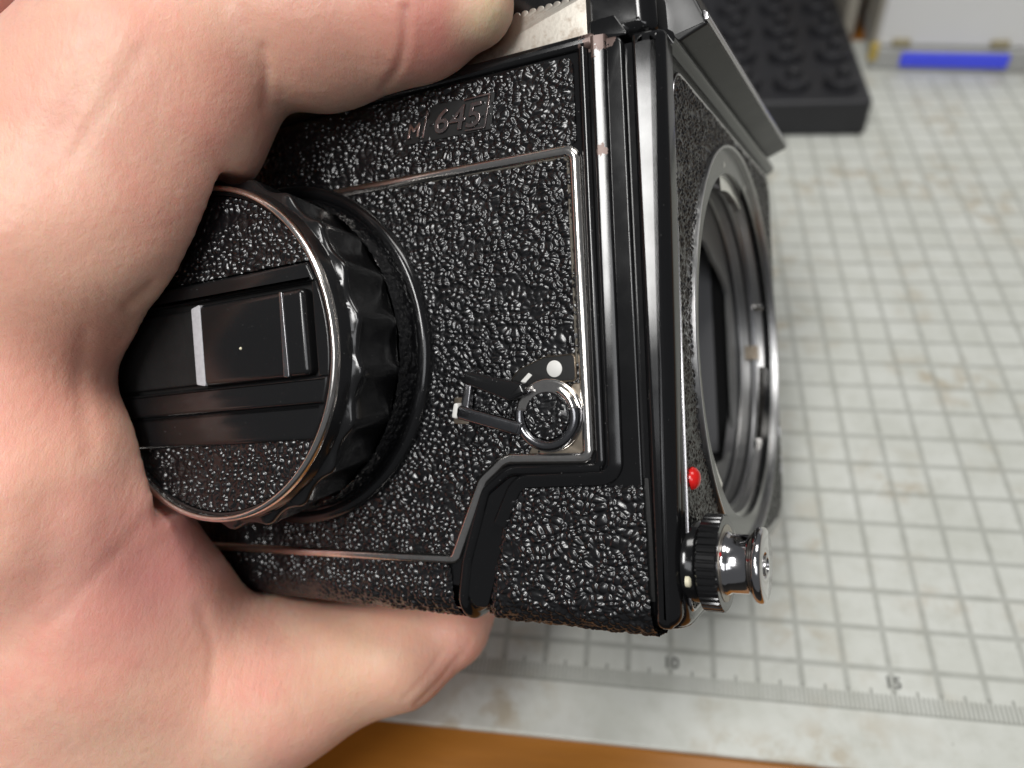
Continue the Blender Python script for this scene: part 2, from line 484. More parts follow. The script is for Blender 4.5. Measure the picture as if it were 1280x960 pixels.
mat_root = thing('cutting_mat', 'pale grey-green cutting mat with centimetre grid and stains lying on the orange wooden desk', 'cutting mat')
mat_root.location = (0.2, 0.15, -0.002)
V, F = box_mesh(-0.21, 0.235, -0.1630, 0.19, 0.0, 0.002, 0.006)
# local coordinates keep the ruler's zero at the room origin through the texture, so the sheet stays in room coordinates
V = [(v[0] + 0.2, v[1] + 0.15, v[2] - 0.002) for v in V]
ms = room_obj('mat_sheet', V, F, m_mat(), bevel=0.0005); ms.parent = mat_root; ms.matrix_parent_inverse = Matrix.Translation((-0.2, -0.15, 0.002))
INK = m_matte('grey_print', (0.15, 0.152, 0.14), 0.6, 0.3, 900)
for n_, xx in (('10', 0.10), ('15', 0.15)):
    o = text_mesh('ruler_number', n_, 0.0038, INK, mat_root, lambda a, b, c, xx=xx: (xx + 0.0001 + a, 0.0056 + b, 0.00004 + c), extrude=0.00002, offset=0.00012)
    o.matrix_parent_inverse = Matrix.Translation((-0.2, -0.15, 0.002))

# ================================================================== far objects on the mat
tray = thing('tool_tray', 'black rubber block with rows of round stepped pegs standing behind the camera', 'tray')
RUB = m_matte('black_rubber', (0.022, 0.022, 0.025), 0.45, 0.3, 120, 0.0001)
def local_room(root, V): return [tuple(np.array(v) - np.array(root.location)) for v in V]
tray.location = (0.14, 0.30, 0.0)
V, F = box_mesh(0.099, 0.1830, 0.2475, 0.50, 0.0, 0.0155, 0.003)
room_obj('tray_block', local_room(tray, V), F, RUB, tray, bevel=0.0015)
def peg_mesh():
    prof = [(0, 0.0), (0.0075, 0.0), (0.0075, 0.0030), (0.0070, 0.0038), (0.0034, 0.0040), (0.0030, 0.0048), (0.0030, 0.0078), (0.0024, 0.0084), (0.0, 0.0085)]
    V, F = [], []; seg = 28
    for r, z in prof[1:-1]:
        V += [(r * math.cos(2 * math.pi * i / seg), r * math.sin(2 * math.pi * i / seg), z) for i in range(seg)]
    M = len(prof) - 2
    for k in range(M - 1): F += [(k * seg + i, k * seg + (i + 1) % seg, (k + 1) * seg + (i + 1) % seg, (k + 1) * seg + i) for i in range(seg)]
    F += [tuple(range((M - 1) * seg, M * seg)), tuple(range(seg))[::-1]]
    return V, F
V, F = peg_mesh(); peg0 = None
for j in range(8):
    for i in range(4):
        x, y = 0.1105 + 0.0206 * i, 0.2625 + 0.0265 * j
        if peg0 is None: o = peg0 = room_obj('peg', V, F, RUB, tray)
        else:
            o = peg0.copy(); COL.objects.link(o); o.parent = tray
        o.location = (x - 0.14, y - 0.30, 0.0155)
        o.rotation_euler = (0, 0, random.random() * 6)

box = thing('storage_box', 'white plastic box with a blue strip along its grey base at the far right edge', 'box')
box.location = (0.1945, 0.3095, 0.0); box.rotation_euler = (0, 0, math.radians(-6))
WPL = m_matte('white_plastic', (0.74, 0.735, 0.73), 0.42, 0.03, 40)
GPL = m_matte('pale_grey_plastic', (0.40, 0.40, 0.385), 0.4, 0.08, 80)
SIDE = m_matte('beige_grey_plastic', (0.42, 0.39, 0.33), 0.5, 0.08, 60)
V, F = box_mesh(0.001, 0.22, 0.001, 0.16, 0.010, 0.17, 0.002); room_obj('box_body', V, F, WPL, box, bevel=0.0015)
V, F = box_mesh(0.0, 0.22, -0.0015, 0.16, 0.0, 0.010, 0.0015); room_obj('base_rail', V, F, GPL, box, bevel=0.0012)
V, F = box_mesh(-0.0005, 0.001, 0.004, 0.158, 0.011, 0.168); room_obj('side_panel', V, F, SIDE, box)
V, F = box_mesh(0.0125, 0.0585, -0.0032, -0.0015, 0.0022, 0.0088, 0.0)
BLUE = m_matte('blue_strip', (0.075, 0.10, 0.93), 0.4, 0.06, 200)
room_obj('blue_strip', V, F, BLUE, box, bevel=0.0008)
bb = thing('upright_board', 'narrow beige-grey board standing on edge between the black peg block and the white box', 'board')
bb.location = (0.19, 0.45, -0.002)
V, F = box_mesh(0.1872, 0.1935, 0.345, 0.60, -0.002, 0.16, 0.0)
room_obj('board_panel', local_room(bb, V), F, SIDE, bb, bevel=0.0015)
V, F = box_mesh(0.1866, 0.1941, 0.3445, 0.6005, 0.1602, 0.168, 0.0)
room_obj('board_edging', local_room(bb, V), F, GPL, bb, bevel=0.0015)
TAN = m_matte('tan_plastic', (0.36, 0.31, 0.19), 0.5, 0.15, 200)
for xx in (0.0115, 0.0530):
    V, F = box_mesh(xx - 0.004, xx + 0.004, -0.0012, 0.001, 0.0108, 0.0140, 0.0); room_obj('foot_clip', V, F, TAN, box, bevel=0.0009)
V, F = box_mesh(-0.0016, 0.0025, -0.0022, 0.002, 0.004, 0.012, 0.0); room_obj('corner_clip', V, F, m_matte('yellow_plastic', (0.50, 0.37, 0.10), 0.5), box, bevel=0.0009)

# ================================================================== the camera
K = thing('medium_format_camera', 'black leather-covered medium format film camera without a lens, held in the hand above the mat', 'camera')
K.matrix_world = Matrix.Translation(body_to_room(B0)) @ Matrix(MB.tolist()).to_4x4()
MC = np.array([-49.0, -0.5])                              # lens mount centre (w, v)
KC = np.array([-69.6, 1.2])                               # winder knob centre (u, v)
BV, TV = -42.9, 43.6                                      # bottom and top of the body

NP = 120
circ = lambda c, r, n=NP: np.array([(c[0] + r * math.cos(2 * math.pi * i / n), c[1] + r * math.sin(2 * math.pi * i / n)) for i in range(n)])
outer = polar(fillet([(-92, BV), (-1.0, BV), (-1.0, TV - 0.3), (-92, TV - 0.3)], [9, 5, 2, 2], 8), MC, NP)
mirror = polar(fillet([(-76, -25), (-22, -25), (-22, 24), (-76, 24)], 2, 4), MC, NP)
frame('body_shell', polar(fillet([(-90, BV + .3), (-2.5, BV + .3), (-2.5, TV - 1), (-90, TV - 1)], [14, 5, 2, 4], 8), MC, NP), mirror, -92.0, -8.2, 0.3, MATTE_K, K, 'u')
slab('film_back', fillet([(-89, BV + 1), (-3, BV + 1), (-3, TV - 1.5), (-89, TV - 1.5)], [16, 6, 4, 6], 8), -92.1, -100.0, -3.0, PAINT, K, 'u')
slab('shutter_curtain', fillet([(-75.5, -24.5), (-22.5, -24.5), (-22.5, 23.5), (-75.5, 23.5)], 1, 3), -62, -60, 0.2, CLOTH_K, K, 'u')
# ribbed wall of the mirror chamber
slab('mirror_chamber_wall', [(-58, -24.0), (-11.5, -24.0), (-11.5, 23.0), (-58, 23.0)], -75.9, -75.2, 0.1, RIBBED, K, 'w')
fp = frame('front_plate', outer, circ(MC, 33.0), -8.0, 0.0, 2.4, PAINT, K, 'u', seg=6)
# front leatherette with its round hole
fl = fillet([(-88.5, -39.5), (-3.6, -39.5), (-7.0, 39.8), (-88.5, 39.8)], [9, 2, 5, 5], 8)
def front_place(X, Y):
    n = np.zeros(X.shape + (3,)); n[..., 0] = 1
    return np.stack([np.full(X.shape, 0.02), Y, X], -1), n
lo = sheet('front_leatherette', fl, front_place, LEATHER_F, K, step=0.17, size=0.80, amp=0.36, seed=21, holes=[(MC, 37.78)])
# thin bright bead round the front leatherette
bead = ccw(inset(ccw(fl), -0.25))
def bead_mesh(path, rad, h, mat, name):
    V, F = [], []; N = len(path); M = 6; q = ccw(path); nn = inset(q, 1.0) - q
    for i in range(N):
        for k in range(M):
            a = 2 * math.pi * k / M; V.append((h + rad * math.sin(a), q[i][1] + nn[i][1] * rad * math.cos(a), q[i][0] + nn[i][0] * rad * math.cos(a)))
    for i in range(N):
        for k in range(M): F.append((i * M + k, i * M + (k + 1) % M, ((i + 1) % N) * M + (k + 1) % M, ((i + 1) % N) * M + k))
    return link(name, V, F, mat, K, 60)
bead_mesh(bead, 0.30, 0.05, CHROME_K, 'leatherette_bead')
# rounded black lip along the top front edge
Vl, Fl = [], []
for i, ww in enumerate(np.linspace(-90, -4.5, 14)):
    for k in range(12):
        a = 2 * math.pi * k / 12; Vl.append((-0.3 + 1.75 * math.cos(a), 43.0 + 1.5 * math.sin(a), ww))
for i in range(13):
    for k in range(12): Fl.append((i * 12 + k, i * 12 + (k + 1) % 12, (i + 1) * 12 + (k + 1) % 12, (i + 1) * 12 + k))
Fl += [tuple(range(12)), tuple(13 * 12 + k for k in range(12))[::-1]]
link('top_lip', Vl, Fl, PAINT, K, 60)

# lens mount
mr = lathe('lens_mount', 'u', MC, [(33.0, -1.5), (38.0, -1.5), (38.0, 0.80), (37.88, 0.95), (37.6, 0.95), (37.45, 0.80), (37.4, -1.1), (33.0, -1.1), (32.2, -1.4), (31.9, -6.4), (31.2, -6.5)], SATIN, K, 160, cap=False)
lathe('mount_throat', 'u', MC, [(32.8, -6.3), (31.2, -6.55), (30.4, -7.0), (30.2, -8.9)], SATIN_K, mr, 120, cap=False)
lathe('inner_ring', 'u', MC, [(33.2, -2.9), (30.9, -2.9), (30.7, -3.2), (30.7, -4.0), (30.9, -4.3), (33.2, -4.3)], SATIN_K, mr, 120, cap=False)
def lug(a0, a1, r0, r1, u0, u1, mat, name):
    V, F = [], []; n = 8
    for k in range(n + 1):
        a = math.radians(a0 + (a1 - a0) * k / n); c, s = math.cos(a), math.sin(a)
        for r, u in ((r0, u0), (r1, u0), (r1, u1), (r0, u1)): V.append((u, MC[1] + r * s, MC[0] + r * c))
    for k in range(n):
        for j in range(4): F.append((k * 4 + j, k * 4 + (j + 1) % 4, (k + 1) * 4 + (j + 1) % 4, (k + 1) * 4 + j))
    F += [(0, 3, 2, 1), tuple(n * 4 + j for j in range(4))]
    return link(name, V, F, mat, mr, 30)
for a in (93, 205, 322): lug(a - 17, a + 17, 29.9, 32.6, -1.0, -2.2, CHROME, 'bayonet_lug')
lug(178.5, 184.5, 29.6, 32.6, -2.3, -5.2, BRASS, 'locking_tab')
def pin(a, r, u, h, rad, mat=CHROME):
    a = math.radians(a); c = (MC[0] + r * math.cos(a), MC[1] + r * math.sin(a))
    return lathe('mount_pin', 'u', c, [(rad, u - h), (rad, u), (rad * 0.7, u + 0.25), (0.05, u + 0.3)], mat, mr, 18)
for a in (76, 108): pin(a, 34.6, -0.2, 1.0, 0.75)
for a in (140, 158, 172, 194, 217, 232): pin(a, 34.7, -0.62, 0.5, 0.55)
lathe('aperture_ring_arm', 'u', (MC[0] - 31.0, MC[1] + 9.5), [(0.7, -4.5), (0.7, -1.2), (0.4, -0.9)], CHROME, mr, 14)
# baffle behind the mount: grey plate with a notched rectangular opening
op = fillet([(-73.5, -21.5), (-66, -24.5), (-27, -24.5), (-27, 21.5), (-54, 21.5), (-60, 18.5), (-66, 16.5), (-73.5, 13.0)], [3, 3, 2, 2, 2, 4, 4, 2], 5)
frame('mirror_box_baffle', circ(MC, 31.0), polar(op, MC, NP), -8.0, -7.2, 0.0, GREY_IN, K, 'u')
lathe('red_index_dot', 'u', (-6.9, -20.8), [(1.7, -0.2), (1.7, 0.45), (1.5, 0.95), (1.0, 1.35), (0.4, 1.52), (0.05, 1.55)], RED, K, 32, smooth=80)

# ---- winder side: black plate, chrome outline, rails, leatherette
outl = [(-100, 28.9), (-13.0, 28.3), (-13.0, -17.0), (-27.0, -17.2), (-31.2, -20.6), (-37.0, -33.4), (-100, -34.6)]
side_out = fillet([(-98, BV + 5), (-36, BV + 5), (-34.0, -41.0), (-31.6, -41.0), (-24.6, -21.5), (-5.0, -21.5), (-5.0, 43.4), (-98, 43.4)], [0, 0, 1, 1, 3, .6, 1.5, 0], 6)
slab('side_plate', side_out, -2.4, 0.0, 0.35, PAINT_W, K)
slab('grip_backing', fillet([(-32, BV + 5), (-4.0, BV + 5), (-4.4, -20), (-25, -20)], 0, 2), -2.4, -0.9, 0.2, MATTE_K, K)
cp = fillet(outl, [0, 1.6, 1.2, 4.0, 3.0, 1.2, 0], 8, closed=False)
sweep('chrome_outline', cp, halfround(1.9, -0.1, 0.95, 8), CHROME_D, K, smooth=60)
# dusty grey-brown residue in the angle between chrome line and leatherette
res = fillet([(p[0], p[1]) for p in [(-60, 27.95), (-14.15, 27.35), (-14.15, -3.0)]], [0, 1.0, 0], 6, closed=False)
sweep('grime_line', res, halfround(0.5, -0.1, 0.42, 4), m_matte('grey_brown_grime', (0.15, 0.135, 0.11), 0.8, 0.4, 900, 0.0003), K, smooth=60)
def roll_obj(o, vb, R):                                    # bend a finished piece under the rounded bottom edge
    n = len(o.data.vertices); c = np.empty(n * 3, np.float32); o.data.vertices.foreach_get('co', c); c = c.reshape(-1, 3)
    v = c[:, 1] * 1e3 + B0[1]; w = c[:, 2] * 1e3 + B0[2]
    t = np.clip(vb - v, 0, None); a = np.clip(t / R, 0, math.pi / 2); ex = np.clip(t - R * math.pi / 2, 0, None)
    m = v < vb
    c[:, 1] = (np.where(m, vb - (R + w) * np.sin(a), v) - B0[1]) * 1e-3
    c[:, 2] = (np.where(m, (R + w) * np.cos(a) - R - ex, w) - B0[2]) * 1e-3
    o.data.vertices.foreach_set('co', c.ravel()); o.data.update()
def dense(path, step=0.6):
    out = [np.array(path[0], float)]
    for p, q in zip(path[:-1], path[1:]):
        p, q = np.array(p, float), np.array(q, float); k = max(1, int(np.linalg.norm(q - p) / step))
        out += [p + (q - p) * i / k for i in range(1, k + 1)]
    return np.array(out)
rim = dense(fillet([(-11.2, -18.6), (-26.6, -19.1), (-31.0, -22.4), (-34.9, -33.6), (-36.0, -40), (-36.2, -49)], [0, 4, 3, 6, 4, 0], 8, closed=False))
roll_obj(sweep('grip_rim', rim, halfround(2.5, -1.6, 0.75, 12), PAINT, K, smooth=60), -38.6, 4.9)
chan = dense(fillet([(-27.0, -22.0), (-29.4, -27), (-32.6, -38), (-33.4, -49)], [0, 6, 4, 0], 8, closed=False))
roll_obj(sweep('grip_channel', chan, [(2.9, -1.4), (2.6, -0.55), (1.8, -1.0), (0.6, -1.25), (-0.8, -1.1), (-1.9, -0.5), (-2.4, 0.05), (-2.6, -1.4)], PAINT, K, smooth=60), -38.6, 4.9)
rail = fillet([(-8.5, 43.8), (-8.9, -19.9), (-25.0, -20.7), (-28.4, -27.5)], [0, 2.6, 3.6, 0], 8, closed=False)
facet = [(1.15, -1.2), (1.15, 0.30), (1.08, 0.48), (0.92, 0.59), (0.86, 0.612), (-0.46, 0.89), (-0.54, 0.90), (-0.80, 0.86), (-1.05, 0.62), (-1.15, 0.30), (-1.15, -1.2)]
rl = sweep('corner_rail', rail, facet, PAINT_W, K, smooth=60)
rail2 = fillet([(-11.0, 43.2), (-11.2, -17.6), (-11.9, -18.6)], [0, 1.2, 0], 6, closed=False)
sweep('inner_rail', rail2, halfround(2.2, -1.2, 0.6, 10), PAINT, K, smooth=60)
slab('top_rail', fillet([(-96, 42.4), (-9.0, 42.4), (-9.0, 44.6), (-96, 44.6)], 0.8, 4), -6, 0.7, 0.8, PAINT_W, K)
# the panel rims that end in rounded toes at the bottom
def toe(path, wd, mat, name):
    return sweep(name, path, halfround(wd, -4.0, 0.6, 8), mat, K, smooth=60)
# front edge bar: rounded vertical edge of the front frame
bar = fillet([(-4.3, BV + 1.2), (0.95, BV + 1.2), (0.95, 43.4), (-3.9, 43.4)], [1.5, 4.5, 1.0, 0.8], 6)
eb = slab('edge_bar', bar, -4.6, 0.55, 1.9, PAINT, K, seg=8)
for vv in eb.data.vertices:                                # the bar's face falls a little towards the front
    uu, ww = vv.co.x * 1e3 + B0[0], vv.co.z * 1e3 + B0[2]
    vv_v = vv.co.y * 1e3 + B0[1]
    if uu > -2.4: vv.co.x -= min(1.0, max(0.0, (15 - vv_v) / 55)) * 1.5e-3 * min(1.0, (uu + 2.4) / 2.0)
    if ww > -1.8: vv.co.z -= 0.2 * (uu + 3.2) * 1e-3
# leatherette pieces
main_p = fillet([(-78, 27.9), (-13.9, 27.4), (-13.9, -16.3), (-27.2, -16.5), (-32.0, -20.2), (-37.6, -32.7), (-98, -33.8), (-98, 27.9)], [0, 1, 1, 3, 2, 1, 0, 0], 6)
sheet('side_leatherette', main_p, flat_w(0.05), LEATHER, K, step=0.14, size=1.0, amp=0.40, seed=3)
up_p = fillet([(-92, 29.7), (-12.6, 29.2), (-12.6, 41.9), (-92, 42.3)], [0, .8, 1.5, 0], 5)
sheet('upper_leatherette', up_p, flat_w(0.05), LEATHER, K, step=0.14, size=1.0, amp=0.40, seed=5)
low_p = fillet([(-96, -35.3), (-37.9, -34.3), (-37.2, -49), (-96, -49)], [0, .8, 0, 0], 5)
sheet('lower_leatherette', low_p, roll_w(0.05, -38.7, 5.0), LEATHER, K, step=0.14, size=1.0, amp=0.40, seed=8)
grip_p = fillet([(-28.2, -20.6), (-4.9, -20.8), (-4.5, -49), (-34.6, -49)], [1.5, 1, 0, 0], 5)
def grip_edge(X, Y):
    e = -28.2 - (-20.6 - Y) * 0.215                         # left border
    d = np.clip((X - e) / 2.6, 0, 1); k = (1 - d) ** 1.6 * 2.0
    t = np.clip((-20.6 - Y) / 1.6, 0, 1); return k + (1 - t) ** 2 * 0.9
sheet('grip_leatherette', grip_p, roll_w(0.15, -38.3, 5.2, grip_edge), LEATHER, K, step=0.15, size=1.12, amp=0.46, seed=12)
slab('bottom_plate', fillet([(-97, -86), (-1, -86), (-1, -5.5), (-97, -5.5)], 4, 5), BV + 4, BV - 0.35, -0.6, PAINT, K, 'v')

# raised model lettering on the upper leatherette
bs = math.radians(-1.5)
def logo_place(a, b, c):
    x = a * math.cos(bs) - b * math.sin(bs); y = a * math.sin(bs) + b * math.cos(bs)
    return lp(-35.0 + x, 34.9 + y, 0.62 + c)
LOGO = m_metal('bronzed_black_relief', (0.44, 0.37, 0.36), 0.14, 0.2)
plate = fillet([(-42.8, 34.2), (-26.6, 33.8), (-25.6, 39.4), (-37.2, 39.7), (-37.9, 37.5), (-42.0, 37.5)], 0.3, 3)
slab('logo_plate', plate, 0.0, 0.42, 0.12, MATTE_K, K)
text_mesh('logo_letter', 'M', 3.2, LOGO, K, lambda a, b, c: logo_place(a - 5.9, b, c), 0.10, 0.22, 0.05)
text_mesh('logo_lettering', '645', 5.3, LOGO, K, lambda a, b, c: logo_place(a * 1.12 + 2.3, b, c), 0.10, 0.20, 0.06)
def logo_bar(x0, y0, x1, y1, wd):
    d = np.array([x1 - x0, y1 - y0]); d /= np.linalg.norm(d); n = np.array([-d[1], d[0]]) * wd / 2
    q = np.array([(x0, y0) - n, (x1, y1) - n, (x1, y1) + n, (x0, y0) + n]); c, s = math.cos(bs), math.sin(bs)
    q = np.array([(-35 + a * c - b * s, 34.9 + a * s + b * c) for a, b in q])
    slab('logo_frame', q, 0.4, 0.74, 0.05, LOGO, K)
logo_bar(-4.0, -0.3, -3.0, 3.9, 0.28); logo_bar(7.4, -0.5, 8.5, 4.5, 0.30); logo_bar(3.9, 4.35, 8.5, 4.5, 0.28); logo_bar(3.9, -0.45, 7.4, -0.45, 0.28)

# ---- winder knob
kb = lathe('winder_boss', 'w', KC, [(30.3, -0.4), (30.4, 0.5), (30.0, 1.5), (29.1, 1.9), (28.2, 1.5), (28.0, 1.0)], PAINT, K, 128, smooth=60)
def boss_place(X, Y):                                       # X = arc length, Y = height
    a = X / 27.5; r = 27.6 - 0.12 * Y
    pos = np.stack([KC[0] + r * np.cos(a), KC[1] + r * np.sin(a), 1.0 + Y], -1)
    return pos, np.stack([np.cos(a), np.sin(a), np.full(a.shape, 0.1)], -1)
sheet('winder_boss_leatherette', [(-60, 0), (60, 0), (60, 4.3), (-60, 4.3)], boss_place, LEATHER, kb, step=0.2, size=0.85, amp=0.3, seed=30)
NF = 22
kprof = [(25.5, 4.2), (26.6, 4.4), (27.0, 4.9), (27.15, 6.0), (27.4, 8.0), (27.65, 10.0), (27.9, 12.0), (28.1, 13.8), (28.25, 15.2), (28.2, 15.7), (28.0, 16.0), (27.7, 16.15), (26.9, 16.3), (26.75, 16.5), (26.65, 18.6), (26.3, 19.0), (25.2, 18.6), (25.1, 17.3)]
fl_amt = [0, .55, .9, 1, 1, 1, 1, 1, 1, 1, 1, 1, 0.15, 0, 0, 0, 0, 0]
def flute(k, a):
    c = abs(math.cos(a * NF / 2)); return -fl_amt[k] * max(0.0, c - 0.22) * 1.25 + fl_amt[k] * 0.2
knob = lathe('winder_knob', 'w', KC, kprof, PLASTIC, K, NF * 16, flute, smooth=45)
lathe('knob_rim', 'w', KC, [(26.6, 18.3), (26.6, 19.3), (26.4, 19.75), (26.0, 19.9), (25.65, 19.7), (25.5, 19.2), (25.4, 18.0)], CHROME_D, knob, 160, cap=False, smooth=60)
rot = math.radians(2.2)
def kp(pts): return np.array([(KC[0] + x * math.cos(rot) - y * math.sin(rot), KC[1] + x * math.sin(rot) + y * math.cos(rot)) for x, y in pts])
disc = circ(KC, 25.0, 96)
bar_out = kp([(-26, -10), (26, -10), (26, 12), (-26, 12)])
sheet('knob_leatherette', disc, flat_w(18.05), LEATHER, knob, step=0.14, size=1.0, amp=0.46, seed=40, hole=bar_out)
def clipc(y): return math.sqrt(max(0, 24.9 ** 2 - y * y))
def chord(y0, y1, x0=None, x1=None, n=8):
    ys = np.linspace(y0, y1, n)
    R = [(clipc(y) if x1 is None else x1, y) for y in ys]; L = [(-clipc(y) if x0 is None else x0, y) for y in ys[::-1]]
    return kp(R + L)
slab('crank_bezel_rim', chord(8.6, 11.6), 17.5, 19.35, 0.7, PLASTIC, knob)
slab('crank_bezel_rim', chord(-9.2, -5.2), 17.5, 19.3, 0.6, PLASTIC, knob)
slab('crank_bezel_slope', chord(-14.6, -9.0), 17.5, 18.9, 0.9, PLASTIC, knob)
slab('crank_bezel_end', chord(-5.3, 8.7, x0=22.4), 17.5, 19.15, 0.3, PLASTIC, knob)
slab('crank_recess', chord(-5.3, 8.7, x1=22.5), 17.3, 17.75, 0.05, MATTE_K, knob)
blk = slab('folding_crank', fillet(kp([(-1.3, -5.0), (21.4, -5.0), (21.4, 7.9), (-1.3, 7.9)]), [0.3, 1.0, 1.0, 0.3], 5), 17.6, 19.9, 0.9, PLASTIC, knob)
slab('crank_arm', fillet(kp([(-24.0, -4.6), (-1.5, -4.6), (-1.5, 7.6), (-24.0, 7.6)]), 0.4, 3), 17.6, 18.5, 0.3, MATTE_K, knob)
slab('crank_end_edge', fillet(kp([(-1.9, -4.6), (0.1, -5.0), (0.1, 8.0), (-1.9, 7.5)]), 0.3, 3), 17.9, 20.02, 0.12, m_matte('scuffed_grey_white', (0.50, 0.49, 0.51), 0.4, 0.25, 1500, 0.0002), blk)
slab('crank_highlight_strip', fillet(kp([(16.6, -4.9), (17.7, -5.0), (17.5, 7.7), (16.9, 7.7)]), 0.2, 3), 19.5, 20.08, 0.1, CHROME_K, blk)  # bright metal strip modelled in place of the highlight on the crank
for x, y, r in ((8.2, 0.2, 0.24),):  # speck of dust, its glint modelled as a small cream stud
    c = kp([(x, y)])[0]; lathe('dust_glint', 'w', c, [(r, 18.8), (r, 19.95), (r * 0.6, 20.1), (0.03, 20.15)], CREAM if r < 0.3 else CHROME, knob, 14)

# ---- multiple exposure lever
LC = np.array([-18.9, -10.6])
lv = lathe('lever_boss', 'w', LC, [(5.6, -0.1), (5.6, 0.7), (5.3, 1.0), (5.0, 1.0)], CHROME_D, K, 64, smooth=60)
def ring_arc(a0, a1, r0, r1, h0, h1, mat, name, n=40):     # rounded bar bent along an arc
    path = [(LC[0] + (r0 + r1) / 2 * math.cos(math.radians(a0 + (a1 - a0) * k / n)), LC[1] + (r0 + r1) / 2 * math.sin(math.radians(a0 + (a1 - a0) * k / n))) for k in range(n + 1)]
    return sweep(name, path, halfround(r1 - r0, h0, h1, 10, 0.8), mat, lv, smooth=60)
ring_arc(168, 372, 3.5, 5.5, 0.4, 2.4, GREY_M, 'lever_ring')
ring_arc(15, 62, 3.6, 5.2, 0.4, 2.0, CHROME, 'lever_ring_highlight')
lathe('lever_cap', 'w', LC, [(3.6, 0.3), (3.55, 1.4), (3.2, 1.6), (0.05, 1.6)], LEATHER, lv, 40)
def lcap_place(X, Y):
    n = np.zeros(X.shape + (3,)); n[..., 2] = 1; return np.stack([X, Y, np.full(X.shape, 1.5)], -1), n
sheet('lever_cap_leatherette', circ(LC, 3.5, 40), lcap_place, LEATHER, lv, step=0.12, size=0.95, amp=0.34, seed=50)
slab('lever_arm', fillet([(-34.2, -10.7), (-23.2, -13.6), (-22.4, -11.6), (-33.8, -8.5)], [0.7, 0.3, 0.3, 0.7], 4), 0.9, 2.7, 0.55, GREY_M, lv)
slab('lever_arm', fillet([(-32.6, -5.2), (-24.6, -8.3), (-21.5, -7.2), (-22.2, -5.6), (-32.2, -3.3)], [0.7, 0.4, 0.4, 0.4, 0.7], 4), 0.9, 2.8, 0.55, PLASTIC, lv)
slab('lever_bridge', fillet([(-33.8, -9.3), (-32.2, -9.3), (-31.2, -4.4), (-32.6, -4.4)], 0.3, 3), 0.8, 1.9, 0.3, CHROME_K, lv)
slab('lever_arm_tip', fillet([(-35.2, -10.6), (-34.0, -10.8), (-33.8, -8.4), (-34.6, -8.2)], 0.4, 3), 0.8, 2.3, 0.3, WHITE, lv)
slab('lever_tip_frame', fillet([(-35.9, -11.6), (-33.0, -11.8), (-32.8, -7.6), (-35.5, -7.4)], 0.3, 3), 0.1, 0.55, 0.1, BRASS, lv)
ip = fillet([(-26.6, -6.9), (-23.6, -3.6), (-19.4, -1.9), (-14.3, -1.7), (-14.3, -5.6), (-19.0, -5.6)], [0.6, 2.5, 2.5, 0.6, 0.6, 1.5], 5)
slab('indicator_plate', ip, 0.1, 0.75, 0.1, MATTE_K, lv)
sweep('indicator_rim', np.vstack([ip, ip[:1]]), halfround(0.3, 0.3, 0.88, 4), BRASS, lv, smooth=60)
lathe('white_index_dot', 'w', (-17.6, -3.7), [(1.25, 0.6), (1.25, 0.82), (1.1, 0.9), (0.05, 0.92)], WHITE, lv, 28)
slab('white_index_mark', fillet([(-24.0, -6.0), (-23.4, -6.4), (-21.3, -4.5), (-21.9, -4.1)], 0.1, 2), 0.6, 0.9, 0.05, WHITE, lv)
slab('mode_tab', fillet([(-25.6, -7.4), (-22.0, -7.6), (-20.6, -6.6), (-25.2, -6.2)], 0.4, 3), 0.7, 2.0, 0.4, CHROME_K, lv)
cb = fillet([(-15.2, -6.0), (-12.9, -6.0), (-12.9, -16.9), (-23.2, -17.1), (-22.0, -15.2), (-15.2, -15.2)], 0.6, 3)
slab('lever_corner_plate', cb, -0.1, 0.5, 0.15, BRASS, K)

# ---- shutter release on the front, lower corner
RC = np.array([-7.0, -33.0])
rk = lathe('shutter_release', 'u', RC, [(5.9, -0.5), (5.9, 1.2), (5.4, 1.5), (5.2, 2.4)], PAINT, K, 64, smooth=60)
nk = 40
lathe('release_lock_ring', 'u', RC, [(6.4, 1.7), (7.0, 2.0), (7.0, 4.5), (6.75, 4.75), (4.6, 4.75)], PLASTIC, rk, nk * 8,
      lambda k, a: (-0.28 if (k in (1, 2) and math.cos(a * nk) < -0.35) else 0), smooth=30)
lathe('release_collar', 'u', RC, [(5.5, 4.6), (5.5, 4.82), (4.6, 4.86)], STEEL, rk, 64)
lathe('release_button', 'u', RC, [(4.5, 4.6), (4.55, 5.2), (4.3, 5.5), (4.2, 5.7), (4.2, 8.0), (4.3, 8.35), (4.8, 8.75), (5.2, 9.0), (5.4, 9.4), (5.4, 9.8), (5.25, 10.15), (4.95, 10.3), (1.9, 10.15), (1.6, 9.6), (0.1, 9.4)], CHROME_B, rk, 72, smooth=50)
lathe('cable_socket', 'u', RC, [(1.55, 9.3), (1.5, 10.35), (1.1, 10.45), (0.8, 9.8), (0.05, 9.7)], CHROME_K, rk, 28)
lathe('lock_index_dot', 'u', (-1.5, -34.6), [(0.85, 0.2), (0.85, 0.75), (0.6, 0.95), (0.05, 1.0)], CREAM, rk, 20)
lathe('red_lock_mark', 'u', (-7.0 + 4.75 * 0.9, -33.0 + 4.75 * 0.45), [(0.35, 4.7), (0.35, 4.95), (0.03, 5.0)], RED, rk, 12)

